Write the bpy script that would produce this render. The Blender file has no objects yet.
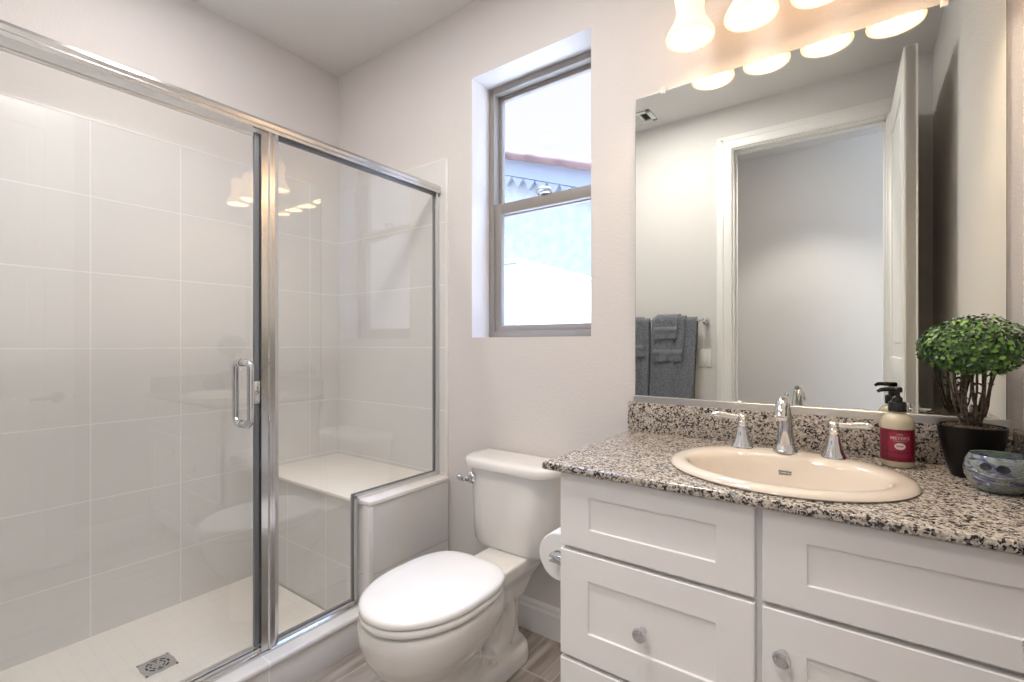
import bpy, bmesh, math, random
from mathutils import Vector, Matrix
from mathutils.bvhtree import BVHTree
random.seed(7)
sc = bpy.context.scene
COL = sc.collection
PI = math.pi

# ------------------------------------------------------------------ camera
cam_d = bpy.data.cameras.new('camera'); cam = bpy.data.objects.new('camera', cam_d); COL.objects.link(cam)
cam.location = (0, 0, 1.1823)
cam.rotation_euler = (PI/2, 0, 0.6285)
cam_d.sensor_width = 36; cam_d.lens = 36*476.94/1024; cam_d.shift_y = 3.56/1024
cam_d.clip_start = 0.01
sc.camera = cam

# ------------------------------------------------------------------ world, sun, exposure
sc.view_settings.view_transform = 'Standard'; sc.view_settings.look = 'None'
sc.view_settings.gamma = 1; sc.view_settings.use_curve_mapping = False
sc.view_settings.exposure = 0.86
w = bpy.data.worlds.new('sky'); sc.world = w; w.use_nodes = True
nt = w.node_tree; nt.nodes.clear()
wo = nt.nodes.new('ShaderNodeOutputWorld'); bg = nt.nodes.new('ShaderNodeBackground')
tc = nt.nodes.new('ShaderNodeTexCoord'); sx = nt.nodes.new('ShaderNodeSeparateXYZ'); rp = nt.nodes.new('ShaderNodeValToRGB')
nt.links.new(tc.outputs['Generated'], sx.inputs[0]); nt.links.new(sx.outputs['Z'], rp.inputs[0])
rp.color_ramp.elements[0].position = 0.0; rp.color_ramp.elements[0].color = (0.195, 0.195, 0.215, 1)
rp.color_ramp.elements[1].position = 0.9; rp.color_ramp.elements[1].color = (1.4, 2.2, 3.7, 1)
e = rp.color_ramp.elements.new(0.52); e.color = (0.178, 0.179, 0.203, 1)
nt.links.new(rp.outputs[0], bg.inputs[0]); bg.inputs[1].default_value = 3.1
nt.links.new(bg.outputs[0], wo.inputs[0])

def lamp(name, kind, loc, power, color, size=0.1, rot=(0, 0, 0), **kw):
    d = bpy.data.lights.new(name, kind); d.energy = power; d.color = color
    if kind == 'AREA':
        d.shape = kw.get('shape', 'DISK'); d.size = size
        if 'size_y' in kw: d.size_y = kw['size_y']
    elif kind in ('POINT', 'SPOT'): d.shadow_soft_size = size
    o = bpy.data.objects.new(name, d); COL.objects.link(o); o.location = loc; o.rotation_euler = rot
    return o
sun = lamp('sun', 'SUN', (6, 2, 8), 7.5, (1, 0.97, 0.92)); sun.data.angle = 0.01
sun.rotation_euler = Vector((-0.63, 0.03, -0.77)).to_track_quat('-Z', 'Y').to_euler()
lamp('bathroom_fill_lamp', 'AREA', (-0.95, 0.60, 2.722), 10, (1, 0.95, 0.91), 0.36)  # added fill for the whole room, its fixture is never in view
sp = lamp('shower_can_lamp', 'SPOT', (-1.88, 0.60, 2.722), 17, (1, 0.95, 0.91), 0.05); sp.data.spot_size = math.radians(100); sp.data.spot_blend = .9
lamp('shower_can_glow', 'AREA', (-1.88, 0.60, 2.722), 2.2, (1, 0.94, 0.90), 0.15)
hl = lamp('hallway_fill_lamp', 'SPOT', (-0.32, -0.40, 2.722), 42, (1, 0.94, 0.88), 0.06); hl.data.spot_size = math.radians(100); hl.data.spot_blend = .5  # added fill through the doorway for vanity front and lower shower
lamp('hallway_fill_glow', 'AREA', (-0.32, -0.40, 2.722), 1.2, (1, 0.90, 0.80), 0.15)  # soft part of the added hallway fill
por = lamp('window_portal', 'AREA', (-1.13, 1.90, 1.805), 1, (1, 1, 1), 0.7, (-PI/2, 0, 0), shape='RECTANGLE', size_y=1.3)
por.data.cycles.is_portal = True

# ------------------------------------------------------------------ helpers
D = 1.6525      # back wall plane
XL = -2.4476    # left wall plane
XR = 0.320      # right wall plane
YF = -0.075     # wall behind the camera
H = 2.74
XG = -1.638     # shower glass plane

def wloc(o):
    v = Vector((0, 0, 0))
    while o: v += o.location; o = o.parent
    return v
def link(name, me, m=None, parent=None, smooth=None):
    o = bpy.data.objects.new(name, me); COL.objects.link(o)
    if parent is not None:
        o.parent = parent
        off = wloc(parent)
        me.transform(Matrix.Translation(-off))
    if m is not None: me.materials.append(m)
    if smooth is not None:
        for p in me.polygons: p.use_smooth = True
        me.set_sharp_from_angle(angle=math.radians(smooth))
    return o
def obj(name, bm, m, parent=None, smooth=35, recalc=True):
    if recalc: bmesh.ops.recalc_face_normals(bm, faces=bm.faces[:])
    me = bpy.data.meshes.new(name); bm.to_mesh(me); bm.free()
    return link(name, me, m, parent, smooth)
def tag(o, label, cat, group=None):
    o['label'] = label; o['category'] = cat
    if group: o['group'] = group
    return o
def thing(name, label, cat, loc=(0, 0, 0), group=None):
    o = bpy.data.objects.new(name, None); COL.objects.link(o); o.location = loc
    o.empty_display_size = 0.05
    return tag(o, label, cat, group)
def struct(name, bm, m, parent=None, smooth=35, label=None, cat=None):
    o = obj(name, bm, m, parent, smooth)
    if parent is None:
        o['kind'] = 'structure'
        if label: tag(o, label, cat)
    return o
def sempty(name, loc, label, cat):
    o = thing(name, label, cat, loc); o['kind'] = 'structure'; return o

def B(): return bmesh.new()
def box(bm, x0, x1, y0, y1, z0, z1, bev=0, seg=2, skip=None):
    t = bmesh.new()
    bmesh.ops.create_cube(t, size=1)
    for v in t.verts:
        v.co = Vector((x0+(v.co.x+.5)*(x1-x0), y0+(v.co.y+.5)*(y1-y0), z0+(v.co.z+.5)*(z1-z0)))
    if bev:
        bmesh.ops.bevel(t, geom=t.edges[:], offset=bev, segments=seg, affect='EDGES', profile=0.5)
    merge(bm, t)
    return bm
def merge(bm, t):
    me = bpy.data.meshes.new('tmp'); t.to_mesh(me); t.free(); bm.from_mesh(me); bpy.data.meshes.remove(me)
def loft(bm, rings, cap0=True, cap1=True, closed=True):
    vs = [[bm.verts.new(p) for p in r] for r in rings]
    n = len(vs[0])
    for a, b in zip(vs, vs[1:]):
        for i in range(n if closed else n-1):
            j = (i+1) % n
            bm.faces.new((a[i], a[j], b[j], b[i]))
    if cap0: bm.faces.new(vs[0][::-1])
    if cap1: bm.faces.new(vs[-1])
    return vs
def lathe(bm, prof, c=(0, 0, 0), seg=32, axis='Z', cap0=True, cap1=True, M=None):
    rings = []
    for r, h in prof:
        ring = []
        for i in range(seg):
            a = 2*PI*i/seg
            p = Vector((r*math.cos(a), r*math.sin(a), h))
            if axis == 'Y': p = Vector((p.x, h, p.y))
            elif axis == 'X': p = Vector((h, p.x, p.y))
            if M is not None: p = M @ p
            ring.append(p + Vector(c))
        rings.append(ring)
    return loft(bm, rings, cap0, cap1)
def tube(bm, pts, rad, seg=12, cap=True):
    pts = [Vector(p) for p in pts]; n = len(pts)
    rad = rad if isinstance(rad, (list, tuple)) else [rad]*n
    rings = []; prev = None
    for i, p in enumerate(pts):
        d = (pts[min(i+1, n-1)]-pts[max(i-1, 0)]).normalized()
        if prev is None:
            u = d.orthogonal().normalized()
        else:
            u = (prev - d*prev.dot(d)).normalized()
        prev = u; v = d.cross(u)
        rings.append([p+(u*math.cos(2*PI*k/seg)+v*math.sin(2*PI*k/seg))*rad[i] for k in range(seg)])
    return loft(bm, rings, cap, cap)
def smoothpath(pts, k=6):
    P = [Vector(p) for p in pts]; out = []
    for i in range(len(P)-1):
        p0 = P[max(i-1, 0)]; p1 = P[i]; p2 = P[i+1]; p3 = P[min(i+2, len(P)-1)]
        for j in range(k):
            t = j/k
            out.append(0.5*((2*p1)+(p2-p0)*t+(2*p0-5*p1+4*p2-p3)*t*t+(3*p1-p0-3*p2+p3)*t**3))
    out.append(P[-1]); return out
def rrect(x0, x1, y0, y1, r, z, n=6):
    out = []
    for cx, cy, a0 in ((x1-r, y1-r, 0), (x0+r, y1-r, PI/2), (x0+r, y0+r, PI), (x1-r, y0+r, 1.5*PI)):
        for i in range(n+1):
            a = a0+PI/2*i/n
            out.append(Vector((cx+r*math.cos(a), cy+r*math.sin(a), z)))
    return out
def rrect2(x0, x1, y0, y1, rf, rb, z, n=8):
    out = []
    for r, cx, cy, a0 in ((rb, x1-rb, y1-rb, 0), (rb, x0+rb, y1-rb, PI/2), (rf, x0+rf, y0+rf, PI), (rf, x1-rf, y0+rf, 1.5*PI)):
        for i in range(n+1):
            a = a0+PI/2*i/n
            out.append(Vector((cx+r*math.cos(a), cy+r*math.sin(a), z)))
    return out
def sell(cx, a, yf, cy, yb, z, ef=2.0, eb=2.4, n=48):
    """egg outline: front half ellipse to yf, rear half superellipse to yb"""
    out = []
    for i in range(n):
        t = 2*PI*i/n; c, s = math.cos(t), math.sin(t)
        ex = eb if s > 0 else ef
        x = a*math.copysign(abs(c)**(2/ex), c); b = (yb-cy) if s > 0 else (cy-yf)
        y = b*math.copysign(abs(s)**(2/ex), s)
        out.append(Vector((cx+x, cy+y, z)))
    return out
def ell(cx, cy, a, b, z, n=64):
    return [Vector((cx+a*math.cos(2*PI*i/n), cy+b*math.sin(2*PI*i/n), z)) for i in range(n)]

# ------------------------------------------------------------------ materials
def newmat(name):
    m = bpy.data.materials.new(name); m.use_nodes = True
    n = m.node_tree; b = n.nodes['Principled BSDF']
    return m, n, b
def N(n, t, **kw):
    x = n.nodes.new(t)
    for k, v in kw.items(): setattr(x, k, v)
    return x
def pbr(name, col, rough=0.5, metal=0.0, bump=0, bscale=100, var=0, vscale=8, spec=None, coat=0, detail=4):
    m, n, b = newmat(name)
    b.inputs['Base Color'].default_value = (*col, 1); b.inputs['Roughness'].default_value = rough
    b.inputs['Metallic'].default_value = metal
    if spec is not None: b.inputs['Specular IOR Level'].default_value = spec
    if coat: b.inputs['Coat Weight'].default_value = coat; b.inputs['Coat Roughness'].default_value = 0.05
    g = N(n, 'ShaderNodeNewGeometry')
    if bump:
        t = N(n, 'ShaderNodeTexNoise'); t.inputs['Scale'].default_value = bscale; t.inputs['Detail'].default_value = detail
        n.links.new(g.outputs['Position'], t.inputs['Vector'])
        bp = N(n, 'ShaderNodeBump'); bp.inputs['Strength'].default_value = bump; bp.inputs['Distance'].default_value = 0.003
        n.links.new(t.outputs[0], bp.inputs['Height']); n.links.new(bp.outputs[0], b.inputs['Normal'])
    if var:
        t = N(n, 'ShaderNodeTexNoise'); t.inputs['Scale'].default_value = vscale; t.inputs['Detail'].default_value = 3
        n.links.new(g.outputs['Position'], t.inputs['Vector'])
        r = N(n, 'ShaderNodeValToRGB')
        r.color_ramp.elements[0].position = .35; r.color_ramp.elements[1].position = .65
        r.color_ramp.elements[0].color = (*[c*(1-var) for c in col], 1); r.color_ramp.elements[1].color = (*[min(1, c*(1+var)) for c in col], 1)
        n.links.new(t.outputs[0], r.inputs[0]); n.links.new(r.outputs[0], b.inputs['Base Color'])
    return m
M = {}
M['wall'] = pbr('wall_paint', (.725, .695, .675), .75, bump=.35, bscale=120, detail=2)
M['ceiling'] = pbr('ceiling_paint', (.74, .72, .70), .85, bump=.3, bscale=110, detail=2)
M['trim'] = pbr('white_trim_paint', (.85, .835, .815), .4)
M['cabinet'] = pbr('cabinet_paint', (.89, .875, .865), .38, bump=.04, bscale=300)
M['porcelain'] = pbr('white_porcelain', (.84, .82, .785), .12, coat=.5)
M['seat'] = pbr('white_seat_plastic', (.86, .845, .82), .18)
M['sink'] = pbr('bone_porcelain', (.82, .74, .64), .10, coat=.5)
M['chrome'] = pbr('chrome', (.70, .71, .73), .08, 1.0)
M['brushed'] = pbr('brushed_aluminium', (.66, .655, .65), .2, 1.0)
M['satin'] = pbr('satin_aluminium', (.74, .735, .72), .32, 1.0)
M['gasket'] = pbr('grey_gasket', (.16, .17, .19), .35, spec=.6)
M['darktrim'] = pbr('dark_frame_gap', (.05, .05, .05), .5)
M['mirror'] = pbr('mirror_silver', (.82, .85, .805), 0.0, 1.0)
M['mirror_edge'] = pbr('mirror_edge', (.30, .31, .28), .25, .3)
M['winframe'] = pbr('taupe_window_frame', (.30, .275, .25), .45)
M['black_plastic'] = pbr('black_plastic', (.012, .012, .013), .25)
M['pot'] = pbr('black_glazed_pot', (.006, .0055, .0055), .35, spec=.18)
M['paper'] = pbr('toilet_paper', (.87, .86, .84), .95, bump=.2, bscale=600)
M['switch'] = pbr('white_switch_plastic', (.82, .81, .78), .35)
M['cream_soap'] = pbr('cream_liquid_bottle', (.60, .53, .39), .18, coat=.4)
M['label'] = pbr('crimson_label', (.19, .010, .032), .42, var=.25, vscale=120)
M['label_panel'] = pbr('rose_label_panel', (.31, .018, .055), .42)
M['ink'] = pbr('label_ink', (.62, .40, .40), .5)
M['ink_dark'] = pbr('dark_label_ink', (.11, .008, .018), .5)
M['logo'] = pbr('sink_logo_ink', (.055, .075, .055), .4)
M['bark'] = pbr('stem_bark', (.075, .055, .038), .85, bump=.8, bscale=220, var=.45, vscale=140)
M['soil'] = pbr('bark_soil', (.13, .085, .06), .95, bump=1.0, bscale=160, var=.6, vscale=170)
M['stucco'] = pbr('neighbour_stucco', (.40, .41, .415), .9, bump=1.0, bscale=9, var=.10, vscale=7, detail=8)
M['garden_wall'] = pbr('garden_wall_plaster', (.46, .455, .45), .9, bump=.3, bscale=20)
M['roof'] = pbr('terracotta_tile', (.22, .14, .125), .85, var=.2, vscale=3)
M['fascia_shadow'] = pbr('eave_shadow_tone', (.30, .315, .36), .8)  # lavender tone stands for the shadow under the roof tiles
M['ground'] = pbr('gravel_ground', (.62, .58, .53), .95, var=.15, vscale=12)
M['outer'] = pbr('house_stucco', (.62, .57, .52), .9)
M['dark'] = pbr('dark_void', (.02, .02, .02), .9)
M['bulb'] = None

def emis(name, col, strength, base=(.9, .85, .78), rough=.3):
    m, n, b = newmat(name)
    b.inputs['Base Color'].default_value = (*base, 1); b.inputs['Roughness'].default_value = rough
    b.inputs['Emission Color'].default_value = (*col, 1); b.inputs['Emission Strength'].default_value = strength
    return m
M['bulb'] = emis('lit_bulb', (1, .86, .62), 3)
M['shade'] = emis('lit_frosted_glass_shade', (1, .61, .31), 1.0, base=(.55, .50, .44), rough=.2)
M['can_lens'] = emis('lit_can_lens', (1, .93, .84), 2)

def glass(name, ior, tint=(1, 1, 1)):
    """thin clear pane: see-through with a Fresnel reflection on each outward face"""
    m = bpy.data.materials.new(name); m.use_nodes = True; n = m.node_tree; n.nodes.clear()
    o = N(n, 'ShaderNodeOutputMaterial'); mx = N(n, 'ShaderNodeMixShader')
    tr = N(n, 'ShaderNodeBsdfTransparent'); tr.inputs[0].default_value = (*tint, 1)
    gl = N(n, 'ShaderNodeBsdfGlossy'); gl.inputs['Roughness'].default_value = 0.0
    fr = N(n, 'ShaderNodeFresnel'); fr.inputs[0].default_value = ior
    ge = N(n, 'ShaderNodeNewGeometry'); mu = N(n, 'ShaderNodeMath', operation='SUBTRACT'); mu.inputs[0].default_value = 1
    m2 = N(n, 'ShaderNodeMath', operation='MULTIPLY')
    n.links.new(ge.outputs['Backfacing'], mu.inputs[1]); n.links.new(mu.outputs[0], m2.inputs[0]); n.links.new(fr.outputs[0], m2.inputs[1])
    n.links.new(m2.outputs[0], mx.inputs[0]); n.links.new(tr.outputs[0], mx.inputs[1]); n.links.new(gl.outputs[0], mx.inputs[2])
    n.links.new(mx.outputs[0], o.inputs[0])
    return m
M['shower_glass'] = glass('clear_shower_glass', 2.2, (.985, .99, .985))
M['window_glass'] = glass('clear_window_glass', 1.2, (.98, .985, 1))

def tile_mat(name, ax, u0, tw, z0, th, col=(.735, .728, .718), grout=(.87, .86, .85), mort=.0030, rough=.22, streak=.014, uv=None, offset=0.0):
    m, n, b = newmat(name)
    g = N(n, 'ShaderNodeNewGeometry'); s = N(n, 'ShaderNodeSeparateXYZ'); n.links.new(g.outputs['Position'], s.inputs[0])
    a = N(n, 'ShaderNodeMath', operation='ADD'); a.inputs[1].default_value = -u0+40*tw
    c = N(n, 'ShaderNodeMath', operation='ADD'); c.inputs[1].default_value = -z0+40*th
    n.links.new(s.outputs[ax[0]], a.inputs[0]); n.links.new(s.outputs[ax[1]], c.inputs[0])
    cb = N(n, 'ShaderNodeCombineXYZ'); n.links.new(a.outputs[0], cb.inputs[0]); n.links.new(c.outputs[0], cb.inputs[1])
    br = N(n, 'ShaderNodeTexBrick'); br.offset = offset; br.squash = 1.0
    br.inputs['Scale'].default_value = 1; br.inputs['Mortar Size'].default_value = mort; br.inputs['Mortar Smooth'].default_value = .2
    br.inputs['Brick Width'].default_value = tw; br.inputs['Row Height'].default_value = th; br.inputs['Bias'].default_value = 0
    n.links.new(cb.outputs[0], br.inputs['Vector'])
    # fine woven striations
    mp = N(n, 'ShaderNodeMapping'); mp.inputs['Scale'].default_value = (260, 6, 1); n.links.new(cb.outputs[0], mp.inputs[0])
    no = N(n, 'ShaderNodeTexNoise'); no.inputs['Scale'].default_value = 1; no.inputs['Detail'].default_value = 3; n.links.new(mp.outputs[0], no.inputs['Vector'])
    rp = N(n, 'ShaderNodeValToRGB'); rp.color_ramp.elements[0].position = .3; rp.color_ramp.elements[1].position = .7
    rp.color_ramp.elements[0].color = (*[x*(1-streak) for x in col], 1); rp.color_ramp.elements[1].color = (*[x*(1+streak) for x in col], 1)
    n.links.new(no.outputs[0], rp.inputs[0])
    n.links.new(rp.outputs[0], br.inputs['Color1']); n.links.new(rp.outputs[0], br.inputs['Color2']); br.inputs['Mortar'].default_value = (*grout, 1)
    n.links.new(br.outputs['Color'], b.inputs['Base Color'])
    b.inputs['Roughness'].default_value = rough
    iv = N(n, 'ShaderNodeMath', operation='SUBTRACT'); iv.inputs[0].default_value = 1; n.links.new(br.outputs['Fac'], iv.inputs[1])
    bp = N(n, 'ShaderNodeBump'); bp.inputs['Strength'].default_value = .6; bp.inputs['Distance'].default_value = .0015
    n.links.new(iv.outputs[0], bp.inputs['Height']); n.links.new(bp.outputs[0], b.inputs['Normal'])
    return m
TH = .2985; TZ = 2.0635
M['tile_left'] = tile_mat('wall_tile_side', ('Y', 'Z'), .542, .308, TZ, TH)
M['tile_back'] = tile_mat('wall_tile_rear', ('X', 'Z'), -2.4476, .95, TZ, TH)
M['tile_bench_front'] = tile_mat('bench_tile_front', ('X', 'Z'), -1.865, .308, .264, .295)
M['tile_bench_side'] = tile_mat('bench_tile_side', ('Y', 'Z'), 1.665, .47, .264, .295, grout=(.62, .595, .57))
M['tile_curb'] = tile_mat('curb_tile', ('Y', 'Z'), .80, .61, -.05, .5)
M['tile_edge'] = pbr('bullnose_tile', (.81, .79, .77), .25)
M['bench_top'] = pbr('cream_bench_slab', (.90, .855, .795), .3, var=.02, vscale=4)
M['shower_floor'] = tile_mat('mosaic_floor', ('X', 'Y'), 0, .052, 0, .052, col=(.90, .855, .795), grout=(.875, .83, .77), mort=.0014, rough=.5, streak=.02)

def wood_floor():
    m, n, b = newmat('wood_look_plank_tile')
    g = N(n, 'ShaderNodeNewGeometry'); s = N(n, 'ShaderNodeSeparateXYZ'); n.links.new(g.outputs['Position'], s.inputs[0])
    cb = N(n, 'ShaderNodeCombineXYZ')
    a = N(n, 'ShaderNodeMath', operation='ADD'); a.inputs[1].default_value = 20-.08; n.links.new(s.outputs['Y'], a.inputs[0])
    c = N(n, 'ShaderNodeMath', operation='ADD'); c.inputs[1].default_value = 20*.152+.02+1.46; n.links.new(s.outputs['X'], c.inputs[0])
    n.links.new(a.outputs[0], cb.inputs[0]); n.links.new(c.outputs[0], cb.inputs[1])
    br = N(n, 'ShaderNodeTexBrick'); br.offset = .36; br.offset_frequency = 2
    br.inputs['Scale'].default_value = 1; br.inputs['Brick Width'].default_value = .61; br.inputs['Row Height'].default_value = .152
    br.inputs['Mortar Size'].default_value = .0028; br.inputs['Mortar Smooth'].default_value = .2
    br.inputs['Color1'].default_value = (.0, .0, .0, 1); br.inputs['Color2'].default_value = (1, 1, 1, 1)
    n.links.new(cb.outputs[0], br.inputs['Vector'])
    mp = N(n, 'ShaderNodeMapping'); mp.inputs['Scale'].default_value = (3.2, 24, 1); n.links.new(cb.outputs[0], mp.inputs[0])
    add = N(n, 'ShaderNodeVectorMath', operation='ADD'); n.links.new(mp.outputs[0], add.inputs[0])
    sc3 = N(n, 'ShaderNodeVectorMath', operation='SCALE'); sc3.inputs['Scale'].default_value = 13; n.links.new(br.outputs['Color'], sc3.inputs[0]); n.links.new(sc3.outputs[0], add.inputs[1])
    no = N(n, 'ShaderNodeTexNoise'); no.inputs['Scale'].default_value = 1; no.inputs['Detail'].default_value = 6; no.inputs['Distortion'].default_value = .8
    n.links.new(add.outputs[0], no.inputs['Vector'])
    rp = N(n, 'ShaderNodeValToRGB'); rp.color_ramp.elements[0].position = .3; rp.color_ramp.elements[1].position = .72
    rp.color_ramp.elements[0].color = (.20, .165, .14, 1); rp.color_ramp.elements[1].color = (.47, .42, .37, 1)
    n.links.new(no.outputs[0], rp.inputs[0])
    mx = N(n, 'ShaderNodeMixRGB'); n.links.new(br.outputs['Fac'], mx.inputs[0]); n.links.new(rp.outputs[0], mx.inputs[1]); mx.inputs[2].default_value = (.50, .46, .41, 1)
    n.links.new(mx.outputs[0], b.inputs['Base Color']); b.inputs['Roughness'].default_value = .45
    return m
M['floor'] = wood_floor()

def granite():
    m, n, b = newmat('speckled_granite')
    g = N(n, 'ShaderNodeNewGeometry')
    no = N(n, 'ShaderNodeTexNoise'); no.inputs['Scale'].default_value = 190; no.inputs['Detail'].default_value = 3
    n.links.new(g.outputs['Position'], no.inputs['Vector'])
    sc1 = N(n, 'ShaderNodeVectorMath', operation='SCALE'); sc1.inputs['Scale'].default_value = .008; n.links.new(no.outputs['Color'], sc1.inputs[0])
    ad = N(n, 'ShaderNodeVectorMath', operation='ADD'); n.links.new(g.outputs['Position'], ad.inputs[0]); n.links.new(sc1.outputs[0], ad.inputs[1])
    vo = N(n, 'ShaderNodeTexVoronoi'); vo.inputs['Scale'].default_value = 235; n.links.new(ad.outputs[0], vo.inputs['Vector'])
    sp = N(n, 'ShaderNodeSeparateColor'); n.links.new(vo.outputs['Color'], sp.inputs[0])
    big = N(n, 'ShaderNodeTexNoise'); big.inputs['Scale'].default_value = 75; big.inputs['Detail'].default_value = 2; n.links.new(g.outputs['Position'], big.inputs['Vector'])
    m1 = N(n, 'ShaderNodeMath', operation='MULTIPLY_ADD'); m1.inputs[1].default_value = 1.1; m1.inputs[2].default_value = -.55; n.links.new(big.outputs[0], m1.inputs[0])
    m2 = N(n, 'ShaderNodeMath', operation='ADD'); n.links.new(sp.outputs[0], m2.inputs[0]); n.links.new(m1.outputs[0], m2.inputs[1])
    rp = N(n, 'ShaderNodeValToRGB'); rp.color_ramp.interpolation = 'CONSTANT'
    el = rp.color_ramp.elements
    el[0].position = 0; el[0].color = (.030, .028, .028, 1)
    el[1].position = .23; el[1].color = (.17, .155, .14, 1)
    for p, c in ((.34, (.33, .295, .265, 1)), (.50, (.52, .46, .395, 1)), (.70, (.66, .61, .55, 1)), (.88, (.45, .39, .33, 1))):
        q = el.new(p); q.color = c
    n.links.new(m2.outputs[0], rp.inputs[0]); n.links.new(rp.outputs[0], b.inputs['Base Color'])
    b.inputs['Roughness'].default_value = .16
    return m
M['granite'] = granite()

def towel_mat():
    m = pbr('charcoal_terry', (.150, .156, .182), .95, bump=1.0, bscale=190, var=.32, vscale=110)
    m.node_tree.nodes['Principled BSDF'].inputs['Sheen Weight'].default_value = .5
    return m
M['towel'] = towel_mat()
M['towel_band'] = pbr('charcoal_flat_weave', (.20, .207, .235), .8, bump=.3, bscale=300)

def leaf_mat():
    m, n, b = newmat('boxwood_leaf')
    g = N(n, 'ShaderNodeNewGeometry'); rp = N(n, 'ShaderNodeValToRGB')
    el = rp.color_ramp.elements
    el[0].color = (.010, .034, .010, 1); el[1].color = (.22, .42, .06, 1)
    q = el.new(.45); q.color = (.035, .10, .022, 1); q = el.new(.75); q.color = (.09, .23, .035, 1)
    n.links.new(g.outputs['Random Per Island'], rp.inputs[0]); n.links.new(rp.outputs[0], b.inputs['Base Color'])
    b.inputs['Roughness'].default_value = .38
    return m
M['leaf'] = leaf_mat()

def raku():
    m, n, b = newmat('iridescent_glaze')
    g = N(n, 'ShaderNodeNewGeometry')
    wv = N(n, 'ShaderNodeTexNoise'); wv.inputs['Scale'].default_value = 38; wv.inputs['Detail'].default_value = 4; wv.inputs['Distortion'].default_value = 1.8
    mp = N(n, 'ShaderNodeMapping'); mp.inputs['Scale'].default_value = (.6, .6, 1.6); n.links.new(g.outputs['Position'], mp.inputs[0]); n.links.new(mp.outputs[0], wv.inputs['Vector'])
    rp = N(n, 'ShaderNodeValToRGB'); el = rp.color_ramp.elements
    el[0].position = .28; el[0].color = (.04, .045, .055, 1); el[1].position = .75; el[1].color = (.55, .62, .60, 1)
    for p, c in ((.40, (.17, .18, .32, 1)), (.50, (.33, .42, .38, 1)), (.60, (.22, .24, .19, 1)), (.67, (.36, .34, .52, 1))):
        q = el.new(p); q.color = c
    n.links.new(wv.outputs[0], rp.inputs[0]); n.links.new(rp.outputs[0], b.inputs['Base Color'])
    b.inputs['Roughness'].default_value = .12; b.inputs['Metallic'].default_value = .35; b.inputs['Coat Weight'].default_value = .6
    return m
M['raku'] = raku()
M['raku_dark'] = pbr('dark_glaze', (.02, .025, .03), .15, coat=.5)

# ------------------------------------------------------------------ room shell
WX0, WX1, WZ0, WZ1 = -1.4275, -.8276, 1.2144, 2.3962     # window opening
TE = -1.585                                             # right edge of tile on back wall
WT = .22
bm = B(); box(bm, XL-.15, XR+1.0, -2.4, D+WT, -.12, 0)
struct('floor', bm, M['floor'])
bm = B(); box(bm, XL-.15, XR+1.0, -2.4, D+WT, H, H+.12)
struct('ceiling', bm, M['ceiling'])
bm = B()
box(bm, XL-.15, WX0, D, D+WT, 0, H); box(bm, WX1, XR+.15, D, D+WT, 0, H)
box(bm, WX0, WX1, D, D+WT, 0, WZ0); box(bm, WX0, WX1, D, D+WT, WZ1, H)
wb = struct('wall_back', bm, M['wall'])
bm = B(); box(bm, XL+.008, TE, D-.009, D+.004, .0, TZ)
obj('tile_panel', bm, M['tile_back'], wb)
bm = B(); box(bm, TE-.002, TE+.012, D-.010, D+.004, .0, TZ+.004, .003); box(bm, XL+.008, TE, D-.010, D+.004, TZ-.004, TZ+.006, .002)
obj('tile_edge', bm, M['tile_edge'], wb)
bm = B(); box(bm, XL-.15, XL, YF-.115, D, 0, H)
wl = struct('wall_left', bm, M['wall'])
bm = B(); box(bm, XL-.004, XL+.009, YF, D-.009, .0, TZ)
obj('tile_panel', bm, M['tile_left'], wl)
bm = B(); box(bm, XL-.004, XL+.010, YF, D-.009, TZ-.003, TZ+.006, .002)
obj('tile_edge', bm, M['tile_edge'], wl)
bm = B(); box(bm, XR, XR+.15, YF-.115, D, 0, H)
struct('wall_right', bm, M['wall'])
DX0, DX1, DZ = -.66, .125, 2.45                         # doorway
bm = B()
box(bm, XL, DX0-.02, YF-.115, YF, 0, H); box(bm, DX1+.02, XR, YF-.115, YF, 0, H); box(bm, DX0-.02, DX1+.02, YF-.115, YF, DZ+.02, H)
wf = struct('wall_front', bm, M['wall'])
bm = B(); box(bm, XL+.009, XG, YF-.004, YF+.009, 0, TZ)
obj('tile_panel', bm, M['tile_back'], wf)
bm = B(); box(bm, XL-.15, XR+1.0, -1.25, -1.13, 0, H); struct('wall_hall', bm, M['wall'])
bm = B(); box(bm, -1.62, -1.5, -1.13, YF-.115, 0, H); struct('wall_hall_left', bm, M['wall'])
bm = B(); box(bm, XR+.75, XR+.87, -1.13, YF-.115, 0, H); struct('wall_hall_right', bm, M['wall'])
# baseboards
def baseboard(name, x0, x1, y0, y1, axis, sgn):
    bm = B()
    if axis == 'X':
        prof = [(0, 0), (.014, 0), (.014, .095), (.010, .105), (.010, .117), (.004, .128), (0, .128)]
        loft(bm, [[Vector((x, y0+sgn*d, z)) for d, z in prof] for x in (x0, x1)])
    else:
        prof = [(0, 0), (.014, 0), (.014, .095), (.010, .105), (.010, .117), (.004, .128), (0, .128)]
        loft(bm, [[Vector((x0+sgn*d, y, z)) for d, z in prof] for y in (y0, y1)])
    struct(name, bm, M['trim'], smooth=20)
baseboard('baseboard_back', TE+.013, -.633, D, D, 'X', -1)
baseboard('baseboard_front', -1.56, DX0-.11, YF, YF, 'X', 1)
baseboard('baseboard_right', XR, XR, .05, 1.07, 'Y', -1)
baseboard('baseboard_hall', -1.5, XR+.75, -1.13, -1.13, 'X', 1)
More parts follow.
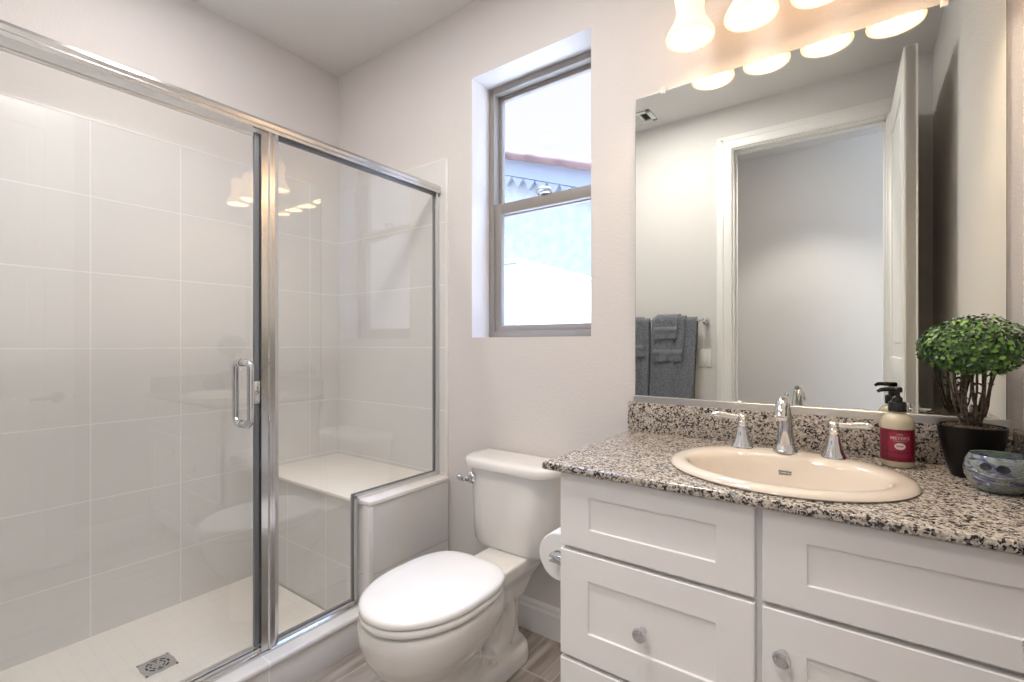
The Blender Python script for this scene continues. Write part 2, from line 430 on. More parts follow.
# doorway casing and jamb
bm = B()
def casing(bm, x0, x1, z0, z1, yy, s):
    box(bm, x0, x1, min(yy, yy+s*.016), max(yy, yy+s*.016), z0, z1, .004)
CW = .092
for s, yy in ((1, YF), (-1, YF-.115)):
    casing(bm, DX0-.02-CW+.012, DX0-.008, 0, DZ+.012, yy, s); casing(bm, DX1+.008, DX1+.02+CW-.012, 0, DZ+.012, yy, s)
    casing(bm, DX0-.02-CW+.012, DX1+.02+CW-.012, DZ+.008, DZ+CW, yy, s)
    for a, b in ((DX0-.075, DX0-.058), (DX1+.058, DX1+.075)):
        box(bm, a, b, min(yy, yy+s*.021), max(yy, yy+s*.021), 0, DZ+.075, .003)
    box(bm, DX0-.075, DX1+.075, min(yy, yy+s*.021), max(yy, yy+s*.021), DZ+.058, DZ+.075, .003)
struct('trim_1', bm, M['trim'])
bm = B()
box(bm, DX0-.02, DX0, YF-.117, YF+.002, 0, DZ, .001); box(bm, DX1, DX1+.02, YF-.117, YF+.002, 0, DZ, .001); box(bm, DX0-.02, DX1+.02, YF-.117, YF+.002, DZ, DZ+.02, .001)
box(bm, DX0-.001, DX0+.012, YF-.075, YF-.043, 0, DZ-.001, .002); box(bm, DX1-.012, DX1+.001, YF-.075, YF-.043, 0, DZ-.001, .002); box(bm, DX0, DX1, YF-.075, YF-.043, DZ-.012, DZ, .002)
tj = struct('trim_2', bm, M['trim'])
bm = B(); box(bm, DX0-.001, DX0+.002, YF-.036, YF-.008, .86, .96, .001); obj('strike_plate', bm, M['satin'], tj)

# ---- entry door, swung open beside the camera
dl = sempty('door_1', (DX1+.012, YF+.012, .0), 'tall white panelled entry door swung open, edge seen in mirror', 'door')
ang = math.radians(1.2)
def doorpt(bm):
    R = Matrix.Translation((DX1+.012, YF+.012, 0)) @ Matrix.Rotation(-ang, 4, 'Z')
    bmesh.ops.transform(bm, matrix=R, verts=bm.verts[:]); return bm
L = .755; T = .048
bm = B()
box(bm, .008, .040, 0, L, .012, 2.438)
for z0, z1 in ((.012, .24), (.98, 1.12), (2.30, 2.438)): box(bm, 0, T, .112, L-.112, z0, z1, .003)
for y0, y1 in ((0, .115), (L-.115, L)): box(bm, 0, T, y0, y1, .012, 2.438, .003)
for z0, z1 in ((.30, .92), (1.18, 2.24)): box(bm, .003, T-.003, .17, L-.17, z0, z1, .012, 1)
obj('door_leaf', doorpt(bm), M['trim'], dl)
bm = B()
for sx_ in (1, -1):
    x = T if sx_ > 0 else 0
    lathe(bm, [(.028, 0), (.028, .006), (.012, .010), (.011, .045)], (0, 0, 0), 20, 'X', M=None) if False else None
    ring = [(.030, 0), (.030, .006), (.022, .010), (.010, .012), (.010, .046), (0.001, .048)]
    t = B(); lathe(t, ring, (0, 0, 0), 20, 'X')
    if sx_ < 0: bmesh.ops.scale(t, vec=(-.55, 1, 1), verts=t.verts[:])
    bmesh.ops.translate(t, vec=(x, L-.065, .905), verts=t.verts[:]); merge(bm, t)
    xo = x+sx_*(.042 if sx_ > 0 else .022)
    tube(bm, smoothpath([(xo, L-.060, .905), (xo+sx_*.004, L-.09, .905), (xo+sx_*.003, L-.13, .903), (xo-sx_*.002, L-.175, .901)]), .008, 10)
obj('door_handle', doorpt(bm), M['brushed'], dl)
bm = B(); box(bm, .012, .036, L-.001, L+.002, .875, .935, .001); box(bm, .017, .031, L, L+.010, .895, .917, .003)
obj('latch_plate', doorpt(bm), M['brushed'], dl)

# ---- window
wn = sempty('window_1', (-1.1275, D+.125, WZ0), 'tall single-hung window with taupe frame set deep in the wall', 'window')
FY = D+.125
bm = B()
def frame(bm, x0, x1, z0, z1, w, y0, y1, bev=.003, wb=None, wt=None):
    wb = wb or w; wt = wt or w
    box(bm, x0, x0+w, y0, y1, z0, z1, bev); box(bm, x1-w, x1, y0, y1, z0, z1, bev)
    box(bm, x0+w-.004, x1-w+.004, y0, y1, z0, z0+wb, bev); box(bm, x0+w-.004, x1-w+.004, y0, y1, z1-wt, z1, bev)
frame(bm, WX0+.001, WX1-.001, WZ0+.001, WZ1-.001, .030, FY, FY+.075)
obj('window_frame', bm, M['winframe'], wn)
bm = B(); frame(bm, WX0+.028, WX1-.028, 1.792, WZ1-.026, .021, FY+.040, FY+.064, .003, .04, .026)
us = obj('upper_sash', bm, M['winframe'], wn)
bm = B(); box(bm, WX0+.046, WX1-.046, FY+.049, FY+.054, 1.825, WZ1-.048); obj('pane', bm, M['window_glass'], us, smooth=None)
bm = B(); frame(bm, WX0+.028, WX1-.028, WZ0+.022, 1.845, .040, FY+.008, FY+.034, .003, .036, .050)
ls = obj('lower_sash', bm, M['winframe'], wn)
bm = B(); box(bm, WX0+.065, WX1-.065, FY+.018, FY+.023, WZ0+.055, 1.80); obj('pane', bm, M['window_glass'], ls, smooth=None)
bm = B()
lathe(bm, [(.022, 0), (.024, .004), (.020, .008), (.004, .010)], (-1.120, FY+.020, 1.845), 20)
tube(bm, smoothpath([(-1.148, FY+.012, 1.848), (-1.150, FY-.004, 1.862), (-1.120, FY-.010, 1.869), (-1.090, FY-.004, 1.862), (-1.088, FY+.010, 1.848)]), .007, 10)
obj('sash_latch', bm, M['satin'], wn)

# ------------------------------------------------------------------ outside
bm = B(); box(bm, -14, 12, D+WT, 16, -.25, -.13); struct('ground', bm, M['ground'])
nb = thing('neighbour_house', 'pale stucco neighbouring house with sloping tiled roof edge seen through window', 'house', (-3, 6.3, -.13))
# rake line falls to the right; wall below it
NY = 6.3
def rake(x): return 4.30-.345*(x+4.82)
bm = B()
xs = [-12, 1.0]
loft(bm, [[Vector((x, y, z)) for x, z in ((-12, -.13), (1.0, -.13), (1.0, rake(1.0)-.04), (-12, rake(-12)-.04))] for y in (NY, NY+6)])
obj('wall', bm, M['stucco'], nb)
bm = B()
loft(bm, [[Vector((x, y, z)) for x, z in ((-12.2, rake(-12.2)-.03), (1.3, rake(1.3)-.03), (1.3, rake(1.3)+.02), (-12.2, rake(-12.2)+.02))] for y in (NY-.16, NY+6)])
obj('roof', bm, M['roof'], nb)
bm = B()
loft(bm, [[Vector((x, y, z)) for x, z in ((-12.2, rake(-12.2)-.30), (1.3, rake(1.3)-.30), (1.3, rake(1.3)+.0), (-12.2, rake(-12.2)+.0))] for y in (NY-.10, NY-.02)])
obj('fascia_shadow', bm, M['fascia_shadow'], nb)  # eave band coloured as the shadow of the tile edges
bm = B()
x = -12.0; sl = math.atan(.345)
while x < 1.2:
    t = B(); r0, r1 = .075, .060
    lathe(t, [(r0, 0), (r1, .40)], seg=14, axis='X')
    R = Matrix.Translation((x, NY-.14, rake(x)+.03)) @ Matrix.Rotation(sl, 4, 'Y')
    bmesh.ops.transform(t, matrix=R, verts=t.verts[:]); merge(bm, t); x += .355
obj('rake_tiles', bm, M['roof'], nb)
bm = B()
x = -12.0
while x < 1.0:
    z = rake(x+.11)-.30
    loft(bm, [[Vector((x, y, z+.03)), Vector((x+.22, y, z+.03-.0759)), Vector((x+.11, y, z-.17))] for y in (NY-.09, NY-.03)]); x += .22
obj('tile_shadow_scallops', bm, M['fascia_shadow'], nb)  # zigzag edge of the barrel tiles' cast shadow, built as solid shapes
gw = thing('garden_wall', 'sunlit white boundary wall running away from the window outside', 'garden wall', (-2.3, 4.2, -.13))
bm = B()
box(bm, -2.44, -2.30, 3.23, NY-.2, -.13, 1.86, .012)
obj('wall', bm, M['garden_wall'], gw)
bm = B(); box(bm, -2.445, -2.295, 3.225, NY-.2, 1.86, 1.905, .012); obj('coping', bm, M['garden_wall'], gw)

# ------------------------------------------------------------------ shower
bm = B(); box(bm, XL+.009, XG-.055, YF+.009, 1.19, 0, .034); struct('floor_shower', bm, M['shower_floor'])
# drain
dr = thing('shower_drain', 'square chrome drain grate in the cream shower floor', 'drain', (-2.03, .635, .034))
bm = B(); cx, cy, s = -2.03, .635, .049
frame_h = (.0345, .0375)
box(bm, cx-s, cx+s, cy-s, cy-s+.008, *frame_h, .001); box(bm, cx-s, cx+s, cy+s-.008, cy+s, *frame_h, .001)
box(bm, cx-s, cx-s+.008, cy-s, cy+s, *frame_h, .001); box(bm, cx+s-.008, cx+s, cy-s, cy+s, *frame_h, .001)
# round fret pattern: concentric broken arcs on a plate
def arc(bm, c, r0, r1, a0, a1, z0, z1, n=10):
    rings = []
    for i in range(n+1):
        a = a0+(a1-a0)*i/n; ca, sa = math.cos(a), math.sin(a)
        rings.append([Vector((c[0]+r0*ca, c[1]+r0*sa, z0)), Vector((c[0]+r1*ca, c[1]+r1*sa, z0)), Vector((c[0]+r1*ca, c[1]+r1*sa, z1)), Vector((c[0]+r0*ca, c[1]+r0*sa, z1))])
    loft(bm, rings)
for r0, r1 in ((.0, .006), (.012, .018), (.024, .030), (.036, .052)):
    arc(bm, (cx, cy), max(r0, .0005), r1, 0, 2*PI-.001, .0345, .0370, 28)
for k in range(8):
    a = k*PI/4
    t = B(); box(t, 0, .040, -.0035, .0035, .0345, .0368)
    bmesh.ops.transform(t, matrix=Matrix.Translation((cx, cy, 0)) @ Matrix.Rotation(a+.39, 4, 'Z'), verts=t.verts[:]); merge(bm, t)
for sx_ in (-1, 1):
    for sy in (-1, 1): box(bm, min(cx+sx_*.030, cx+sx_*.048), max(cx+sx_*.030, cx+sx_*.048), min(cy+sy*.030, cy+sy*.048), max(cy+sy*.030, cy+sy*.048), .0345, .0368)
obj('grate', bm, M['chrome'], dr)
bm = B(); box(bm, cx-s+.002, cx+s-.002, cy-s+.002, cy+s-.002, .0335, .0347); obj('sump', bm, M['dark'], dr)

BX1 = -1.565; BY0 = 1.195; BZ = .562
bn = sempty('shower_bench', (-2.0, 1.4, 0), 'tiled shower bench with cream slab top in the far shower corner', 'bench')
bm = B(); box(bm, XL+.009, XG+.02, BY0, D-.009, 0, BZ-.022); obj('bench_front', bm, M['tile_bench_front'], bn)
bm = B(); box(bm, XG+.02, BX1, BY0-.003, D-.009, 0, BZ-.022); obj('bench_side', bm, M['tile_bench_side'], bn)
bm = B(); box(bm, XL+.009, XG-.030, BY0-.012, D-.009, BZ-.022, BZ-.006, .004); obj('bench_top', bm, M['bench_top'], bn)
bm = B(); box(bm, XG-.030, BX1+.006, BY0-.008, D-.009, BZ-.022, BZ, .006, 3); box(bm, BX1-.035, BX1+.004, BY0-.007, BY0+.02, .13, BZ-.018, .006, 3)
obj('bullnose_edge', bm, M['tile_edge'], bn)

CB = thing('shower_curb', 'low pale tiled shower threshold in front of the glass door', 'shower curb', (-1.62, .55, 0))
bm = B(); box(bm, XG-.055, BX1-.004, YF+.002, BY0-.004, 0, .118, .002); obj('curb_body', bm, M['tile_curb'], CB)
bm = B(); box(bm, XG-.062, BX1+.003, YF+.002, BY0-.004, .114, .138, .010, 4); obj('curb_cap', bm, M['tile_curb'], CB)

PY0, PY1 = .800, .862   # post
se = thing('shower_enclosure', 'fixed glass shower panel with silver header rail, post and notch over the bench', 'shower screen', (XG, .9, .138))
bm = B()
prof = [(-.026, 1.902), (.026, 1.902), (.028, 1.912), (.024, 1.918), (.026, 1.930), (.016, 1.942), (-.016, 1.942), (-.026, 1.930), (-.024, 1.918), (-.028, 1.912)]
loft(bm, [[Vector((XG+a, y, z)) for a, z in prof] for y in (YF+.009, D-.010)])
obj('header_rail', bm, M['brushed'], se, 20)
bm = B()
prof = [(-.016, 0), (-.016, .05), (-.010, .062), (.010, .062), (.018, .046), (.018, .038), (.024, .034), (.024, .026), (.018, .022), (.018, 0)]
loft(bm, [[Vector((XG+a, PY0+b, z)) for a, b in prof] for z in (.15, 1.903)])
obj('post', bm, M['brushed'], se, 20)
bm = B()
prof = [(-.020, .1385), (.022, .1385), (.022, .146), (.010, .150), (.010, .162), (-.008, .164), (-.020, .150)]
loft(bm, [[Vector((XG+a, y, z)) for a, z in prof] for y in (YF+.009, BY0-.010)])
obj('bottom_track', bm, M['brushed'], se, 20)
bm = B()
box(bm, XG-.014, XG+.014, D-.030, D-.0095, BZ+.001, 1.903, .002)
box(bm, XG-.012, XG+.014, BY0-.026, BY0-.0125, .164, BZ+.016, .002); box(bm, XG-.012, XG+.014, BY0-.026, D-.020, BZ+.001, BZ+.019, .002)
obj('wall_jamb', bm, M['satin'], se)
bm = B()
def poly_pane(bm, pts, x0, x1):
    loft(bm, [[Vector((x, y, z)) for y, z in pts] for x in (x0, x1)])
poly_pane(bm, [(PY1-.006, .160), (BY0-.018, .160), (BY0-.018, BZ+.016), (D-.022, BZ+.016), (D-.022, 1.910), (PY1-.006, 1.910)], XG-.003, XG+.003)
obj('glass_panel', bm, M['shower_glass'], se, None)
bm = B()
for (y0, y1, z0, z1) in ((PY1-.001, BY0-.022, .158, .168), (BY0-.031, BY0-.025, .160, BZ+.021), (BY0-.030, D-.028, BZ+.0165, BZ+.0225), (D-.036, D-.029, BZ+.018, 1.903), (PY1-.001, D-.030, 1.893, 1.903)):
    box(bm, XG-.007, XG+.007, y0, y1, z0, z1, .001)
obj('gasket', bm, M['gasket'], se)
sd = thing('shower_door', 'frameless swinging glass shower door with chrome loop pull', 'shower door', (XG, .4, .16))
bm = B(); box(bm, XG-.003, XG+.003, YF+.03, PY0-.016, .172, 1.885); obj('glass_pane', bm, M['shower_glass'], sd, None)
bm = B(); box(bm, XG-.008, XG+.008, PY0-.017, PY0-.002, .170, 1.893, .002); obj('magnet_strip', bm, M['gasket'], sd)
bm = B(); box(bm, XG-.006, XG+.006, YF+.03, PY0-.02, .1645, .174, .001); box(bm, XG-.005, XG+.005, YF+.03, PY0-.02, 1.878, 1.888, .001); obj('sweep', bm, M['satin'], sd)
bm = B()
for s_ in (1, -1):
    xo = XG+s_*.052; HY = .748
    pts = [(XG+s_*.003, HY, 1.123), (XG+s_*.034, HY, 1.123), (XG+s_*.047, HY, 1.118), (xo, HY, 1.100), (xo, HY, 1.02), (xo, HY, .945), (XG+s_*.047, HY, .932), (XG+s_*.034, HY, .921), (XG+s_*.003, HY, .921)]
    tube(bm, smoothpath(pts, 5), .0108, 14)
    for z in (.921, 1.123):
        lathe(bm, [(.013, s_*.003), (.013, s_*.010)], (XG, HY, z), 16, 'X')
obj('pull_handle', bm, M['chrome'], sd)
bm = B(); box(bm, XG-.012, XG+.014, PY0-.022, PY0-.001, .985, 1.060, .002); obj('door_catch', bm, M['chrome'], sd)

# ------------------------------------------------------------------ toilet
TX = -1.095
to = thing('toilet', 'white two-piece elongated toilet with closed lid between shower and vanity', 'toilet', (TX, 1.3, 0))
bm = B()
ringsT = [(.000, .098, .935, 1.36), (.035, .098, .935, 1.36), (.055, .095, .938, 1.34), (.10, .092, .940, 1.28), (.15, .095, .935, 1.27), (.19, .110, .912, 1.28), (.23, .138, .878, 1.32), (.275, .166, .850, 1.35), (.305, .177, .841, 1.35), (.335, .183, .836, 1.35), (.362, .184, .838, 1.34), (.376, .178, .846, 1.335)]
loft(bm, [sell(TX, a, yf, (yf*1.2+yb)/2.2, yb, z, 2.15, 2.5) for z, a, yf, yb in ringsT])
# deck that carries the tank
loft(bm, [rrect(TX-a, TX+a, y0, y1, .03, z) for z, a, y0, y1 in ((.22, .050, 1.38, 1.54), (.28, .060, 1.35, 1.58), (.335, .092, 1.28, 1.62), (.380, .094, 1.28, 1.625))])
# rear column and trapway bulge
loft(bm, [rrect(TX-a, TX+a, y0, y1, .04, z) for z, a, y0, y1 in ((.0, .060, 1.30, 1.520), (.12, .045, 1.32, 1.51), (.30, .045, 1.34, 1.53))])
for s_ in (1, -1):
    tube(bm, smoothpath([(TX+s_*.030, 1.18, .20), (TX+s_*.035, 1.29, .255), (TX+s_*.035, 1.38, .255), (TX+s_*.033, 1.43, .20), (TX+s_*.033, 1.41, .11), (TX+s_*.03, 1.34, .07)]), .036, 14)
# wide foot with flat ledge
loft(bm, [rrect(TX-a, TX+a, y0, y1, .085, z) for z, a, y0, y1 in ((0, .100, 1.12, 1.540), (.05, .097, 1.125, 1.535), (.072, .085, 1.14, 1.522))])
bo = obj('bowl', bm, M['porcelain'], to)
rm = bo.modifiers.new('fuse', 'REMESH'); rm.mode = 'VOXEL'; rm.voxel_size = .007; rm.use_smooth_shade = True
smo = bo.modifiers.new('soften', 'SMOOTH'); smo.factor = .5; smo.iterations = 5
SX = -1.090
bm = B()
loft(bm, [sell(SX, .182-d, .832+d, 1.075, 1.296-d, z, 2.05, 3.2) for z, d in ((.383, .007), (.385, .002), (.389, 0), (.401, 0), (.405, .004))])
obj('seat', bm, M['seat'], to, 50)
bm = B()
loft(bm, [sell(SX, .183-d, .830+d, 1.075, 1.302-d*.6, z, 2.05, 3.2) for z, d in ((.4095, .006), (.4115, .001), (.421, 0), (.428, .005), (.4315, .016), (.434, .05), (.4345, .10), (.435, .165))])
obj('lid', bm, M['seat'], to, 50)
for s_ in (1, -1):
    bm = B(); box(bm, SX+s_*.075-.022, SX+s_*.075+.022, 1.290, 1.318, .376, .404, .007, 3)
    obj('seat_hinge', bm, M['seat'], to)
TC = -1.110
bm = B()
loft(bm, [rrect2(TC-a, TC+a, y0, y1, .105, .03, z, 10) for z, a, y0, y1 in ((.379, .178, 1.49, 1.620), (.383, .192, 1.474, 1.628), (.40, .199, 1.467, 1.632), (.50, .203, 1.464, 1.634), (.60, .207, 1.461, 1.636), (.690, .210, 1.458, 1.638))])
obj('tank', bm, M['porcelain'], to, 40)
bm = B()
loft(bm, [rrect2(TC-.225+d, TC+.225-d, 1.442+d, 1.644-d*.4, .095-d*.5, .035-d*.4, z, 10) for z, d in ((.687, .008), (.690, .002), (.698, 0), (.714, 0), (.724, .006), (.728, .018), (.729, .05))])
obj('tank_lid', bm, M['porcelain'], to, 50)
bm = B()
lx, ly, lz = TC-.155, 1.463, .645
lathe(bm, [(.024, .004), (.024, -.006), (.019, -.012), (.013, -.014), (.013, -.024), (.002, -.026)], (lx, ly, lz), 18, 'Y')
tube(bm, smoothpath([(lx+.004, ly-.022, lz), (lx-.014, ly-.031, lz+.001), (lx-.028, ly-.034, lz+.003), (lx-.042, ly-.032, lz+.006)]), [.009]*6+[.012]*6+[.013]*6+[.008], 10)
obj('flush_lever', bm, M['chrome'], to)
for s_ in (1, -1):
    bm = B(); lathe(bm, [(.013, 0), (.013, .006), (.010, .014), (.004, .018)], (TX+s_*.070, 1.300, .070), 16)
    obj('bolt_cap', bm, M['porcelain'], to)

# ------------------------------------------------------------------ vanity
CZ0, CZ1 = .856, .876; VX0, VX1 = -.630, .316; VY = 1.079
va = thing('vanity_cabinet', 'white shaker vanity cabinet with drawers and a door under the granite top', 'vanity cabinet', (-.157, 1.36, 0))
bm = B()
for q in ((VX0, VX0+.018, VY+.021, D-.003, .105, CZ0-.001), (VX1-.018, VX1, VY+.021, D-.003, .105, CZ0-.001), (VX0, VX1, VY+.021, D-.003, .105, .123), (VX0, VX1, D-.012, D-.003, .105, CZ0-.001),
          (VX0, VX0+.04, VY+.020, VY+.039, .105, CZ0-.001), (VX1-.04, VX1, VY+.020, VY+.039, .105, CZ0-.001), (-.19, -.14, VY+.020, VY+.039, .105, CZ0-.001), (VX0, VX1, VY+.0202, VY+.0392, CZ0-.03, CZ0-.001), (VX0, VX1, VY+.0202, VY+.0392, .64, .68), (VX0, -.16, VY+.0202, VY+.0392, .36, .395), (VX0, VX1, VY+.0202, VY+.0392, .105, .135)): box(bm, *q)
box(bm, VX0+.002, VX1, VY+.085, VY+.10, 0, .107)
box(bm, VX0, VX0+.018, VY+.085, D-.016, 0, .107)
obj('body', bm, M['cabinet'], va)
def shaker(name, x0, x1, z0, z1, px0, px1, pz0, pz1, knob=None):
    bm = B(); y0, y1 = VY, VY+.0195
    # frame with stepped recess
    def ring(xa, xb, za, zb, y): return [bm.verts.new((xa, y, za)), bm.verts.new((xb, y, za)), bm.verts.new((xb, y, zb)), bm.verts.new((xa, y, zb))]
    def bridge(a, b):
        for i in range(4):
            j = (i+1) % 4; bm.faces.new((a[i], a[j], b[j], b[i]))
    e = .002
    r = [ring(x0, x1, z0, z1, y1), ring(x0, x1, z0, z1, y0+e), ring(x0+e, x1-e, z0+e, z1-e, y0), ring(px0-.001, px1+.001, pz0-.001, pz1+.001, y0), ring(px0, px1, pz0, pz1, y0+.002), ring(px0+.001, px1-.001, pz0+.001, pz1-.001, y0+.0055), ]
    for a, b in zip(r, r[1:]): bridge(a, b)
    bm.faces.new(r[-1]); bm.faces.new(r[0][::-1])
    o = obj(name, bm, M['cabinet'], va, 20)
    if knob:
        b2 = B()
        lathe(b2, [(.009, .001), (.0085, -.004), (.0055, -.008), (.0055, -.014), (.0140, -.018), (.0165, -.023), (.0150, -.028), (.009, -.030), (.002, -.0295)], (knob[0], VY, knob[1]), 24, 'Y')
        k = obj('knob', b2, M['chrome'], o, 50)
    return o
shaker('drawer', -.629, -.172, .664, .851, -.546, -.248, .717, .797)
shaker('drawer', -.629, -.172, .382, .653, -.549, -.248, .456, .587, (-.407, .515))
shaker('drawer', -.629, -.172, .112, .371, -.549, -.248, .185, .305, (-.407, .245))
shaker('false_front', -.158, .312, .664, .851, -.080, .236, .717, .797)
shaker('door', -.158, .312, .112, .653, -.080, .236, .190, .577, (-.121, .571))

# counter with sink cut-out
SKX, SKY = -.151, 1.317
co = thing('countertop', 'speckled granite vanity counter with backsplash holding the oval sink', 'countertop', (-.17, 1.35, CZ0))
bm = B()
def rect(x0, x1, y0, y1, z): return [bm.verts.new(p) for p in ((x0, y0, z), (x1, y0, z), (x1, y1, z), (x0, y1, z))]
cxa, cxb, cya, cyb = -.672, .318, 1.058, D-.002
rs = []
for z, d in ((CZ0, .004), (CZ0+.002, .001), (CZ0+.005, 0), (CZ1-.007, 0), (CZ1-.002, .002), (CZ1, .007)):
    rs.append(rect(cxa+d, cxb, cya+d, cyb, z))
for a, b in zip(rs, rs[1:]):
    for i in range(4):
        j = (i+1) % 4; bm.faces.new((a[i], a[j], b[j], b[i]))
hole = {}
for z, rr in ((CZ0, rs[0]), (CZ1, rs[-1])):
    hv = [bm.verts.new(p) for p in ell(SKX, SKY-.01, .225, .205, z, 48)]
    he = [bm.edges.new((hv[i], hv[(i+1) % 48])) for i in range(48)]
    oe = [bm.edges.get((rr[i], rr[(i+1) % 4])) for i in range(4)]
    bmesh.ops.triangle_fill(bm, edges=he+oe, use_beauty=True)
    hole[z] = hv
a, b = hole[CZ0], hole[CZ1]
for i in range(48):
    j = (i+1) % 48; bm.faces.new((a[i], a[j], b[j], b[i]))
obj('slab', bm, M['granite'], co, 30)
bm = B(); box(bm, -.672, .300, D-.022, D-.002, CZ1, .9775, .0025); obj('backsplash', bm, M['granite'], co)
bm = B(); box(bm, .3005, .318, 1.085, D-.002, CZ1, .9775, .0025); obj('side_splash', bm, M['granite'], co)

# sink
sk = thing('sink', 'bone coloured oval drop-in sink set in the granite counter', 'sink', (SKX, SKY, CZ1))
bm = B()
R_ = [(.244, .210, SKY, CZ1+.0005), (.256, .225, SKY, CZ1+.001), (.258, .227, SKY, CZ1+.004), (.256, .225, SKY, CZ1+.008), (.250, .219, SKY, CZ1+.0125), (.238, .209, SKY, CZ1+.0150),
      (.224, .192, SKY-.005, CZ1+.0150), (.213, .168, SKY-.021, CZ1+.0135), (.208, .159, SKY-.024, CZ1+.009), (.203, .153, SKY-.025, CZ1-.001), (.196, .147, SKY-.026, CZ1-.02), (.186, .138, SKY-.028, CZ1-.05), (.170, .125, SKY-.028, CZ1-.085), (.140, .100, SKY-.028, CZ1-.115), (.095, .068, SKY-.028, CZ1-.130), (.03, .03, SKY-.028, CZ1-.135)]
loft(bm, [ell(SKX, cy_, a, b, z) for a, b, cy_, z in R_], False, True)
# thin outer underside
loft(bm, [ell(SKX, cy_, a, b, z) for a, b, cy_, z in ((.240, .222, SKY, CZ1+.0005), (.205, .158, SKY-.028, CZ1-.03), (.185, .14, SKY-.028, CZ1-.09), (.105, .078, SKY-.028, CZ1-.142), (.03, .03, SKY-.028, CZ1-.146))], False, True)
sb = obj('basin', bm, M['sink'], sk, 60)
bm = B(); lathe(bm, [(.021, -.002), (.023, .002), (.019, .004), (.012, .002), (.002, .001)], (SKX, SKY-.028, CZ1-.134), 24); obj('drain_ring', bm, M['chrome'], sk)
def text_mesh(body, size, shear=0, spacing=1.0, ex=0.0, bold=0):
    c = bpy.data.curves.new('txt', 'FONT'); c.body = body; c.size = size; c.align_x = 'CENTER'; c.align_y = 'CENTER'
    c.shear = shear; c.space_character = spacing; c.extrude = ex; c.offset = bold; c.resolution_u = 3; c.space_line = .8
    o = bpy.data.objects.new('txt', c); COL.objects.link(o)
    dg = bpy.context.evaluated_depsgraph_get(); me = bpy.data.meshes.new_from_object(o.evaluated_get(dg))
    bpy.data.objects.remove(o); bpy.data.curves.remove(c)
    return me
# maker's mark baked on the rear wall of the basin
bv = BVHTree.FromPolygons([v.co + wloc(sb) for v in sb.data.vertices], [p.vertices[:] for p in sb.data.polygons])
me = text_mesh('American\nStandard', .0076, .25, 1.0, bold=.0002)
for v in me.vertices:
    o_ = Vector((-.157+v.co.x*1.05, 1.27, .846+v.co.y))
    hit = bv.ray_cast(o_, Vector((0, 1, 0)))
    v.co = (hit[0]+Vector((0, -.0008, 0))) if hit[0] else o_
link('maker_mark', me, M['logo'], sk)['label'] = 'small dark script mark on basin'

# faucet
fx, fy, fz = -.161, 1.485, CZ1+.0145
fa = thing('faucet_spout', 'chrome curved faucet spout standing behind the sink basin', 'faucet', (fx, fy, fz))
bm = B()
lathe(bm, [(.030, 0), (.030, .004), (.026, .008), (.0255, .012), (.0225, .017), (.021, .022)], (fx, fy, fz), 28)
obj('base_flange', bm, M['chrome'], fa, 40)
bm = B()
pth = smoothpath([(fx, fy, fz+.018), (fx, fy-.002, fz+.06), (fx, fy-.006, fz+.10), (fx, fy-.018, fz+.130), (fx, fy-.045, fz+.143), (fx, fy-.075, fz+.133), (fx, fy-.092, fz+.112)], 6)
rads = [.021-.0075*min(1, i/18) for i in range(len(pth))]; rads = [r if i < 24 else .0135+.0015*math.sin((i-24)/12*PI) for i, r in enumerate(rads)]
tube(bm, pth, rads, 18)
obj('spout', bm, M['chrome'], fa, 50)
bm = B(); t = (Vector(pth[-1])-Vector(pth[-3])).normalized()
lathe(bm, [(.0145, -.006), (.0158, -.002), (.0158, .008), (.013, .011), (.008, .010)], Vector(pth[-1]), 20, M=Vector((0, 0, 1)).rotation_difference(t).to_matrix())
obj('aerator', bm, M['chrome'], fa, 40)
bm = B(); tube(bm, [(fx, fy+.012, fz+.10), (fx, fy+.022, fz+.12), (fx, fy+.022, fz+.150)], .003, 8); lathe(bm, [(.005, .0), (.007, .005), (.006, .011), (.002, .013)], (fx, fy+.022, fz+.148), 14)
obj('lift_rod', bm, M['chrome'], fa)
for hx, s_, lab in ((-.268, -1, 'chrome lever tap left of the spout, its lever pointing left'), (-.052, 1, 'chrome lever tap right of the spout, its lever pointing right')):
    ha = thing('sink_tap', lab, 'tap', (hx, fy, fz))
    bm = B()
    lathe(bm, [(.0285, 0), (.0285, .004), (.026, .008), (.0225, .016), (.0185, .028), (.0155, .042), (.0135, .054), (.0115, .058), (.0115, .062), (.0145, .065), (.0145, .072), (.011, .075), (.0105, .080), (.0125, .083), (.0125, .089), (.008, .093), (.002, .094)], (hx, fy, fz), 28)
    obj('bell', bm, M['chrome'], ha, 45)
    bm = B(); tube(bm, smoothpath([(hx, fy, fz+.083), (hx+s_*.025, fy, fz+.085), (hx+s_*.055, fy-.002, fz+.088), (hx+s_*.082, fy-.004, fz+.087)], 5), [.006, .006, .0062, .0065, .007, .0072, .0075, .008, .0083, .0085, .0085, .0085, .0085, .0082, .0075, .005], 12)
    obj('lever', bm, M['chrome'], ha, 50)

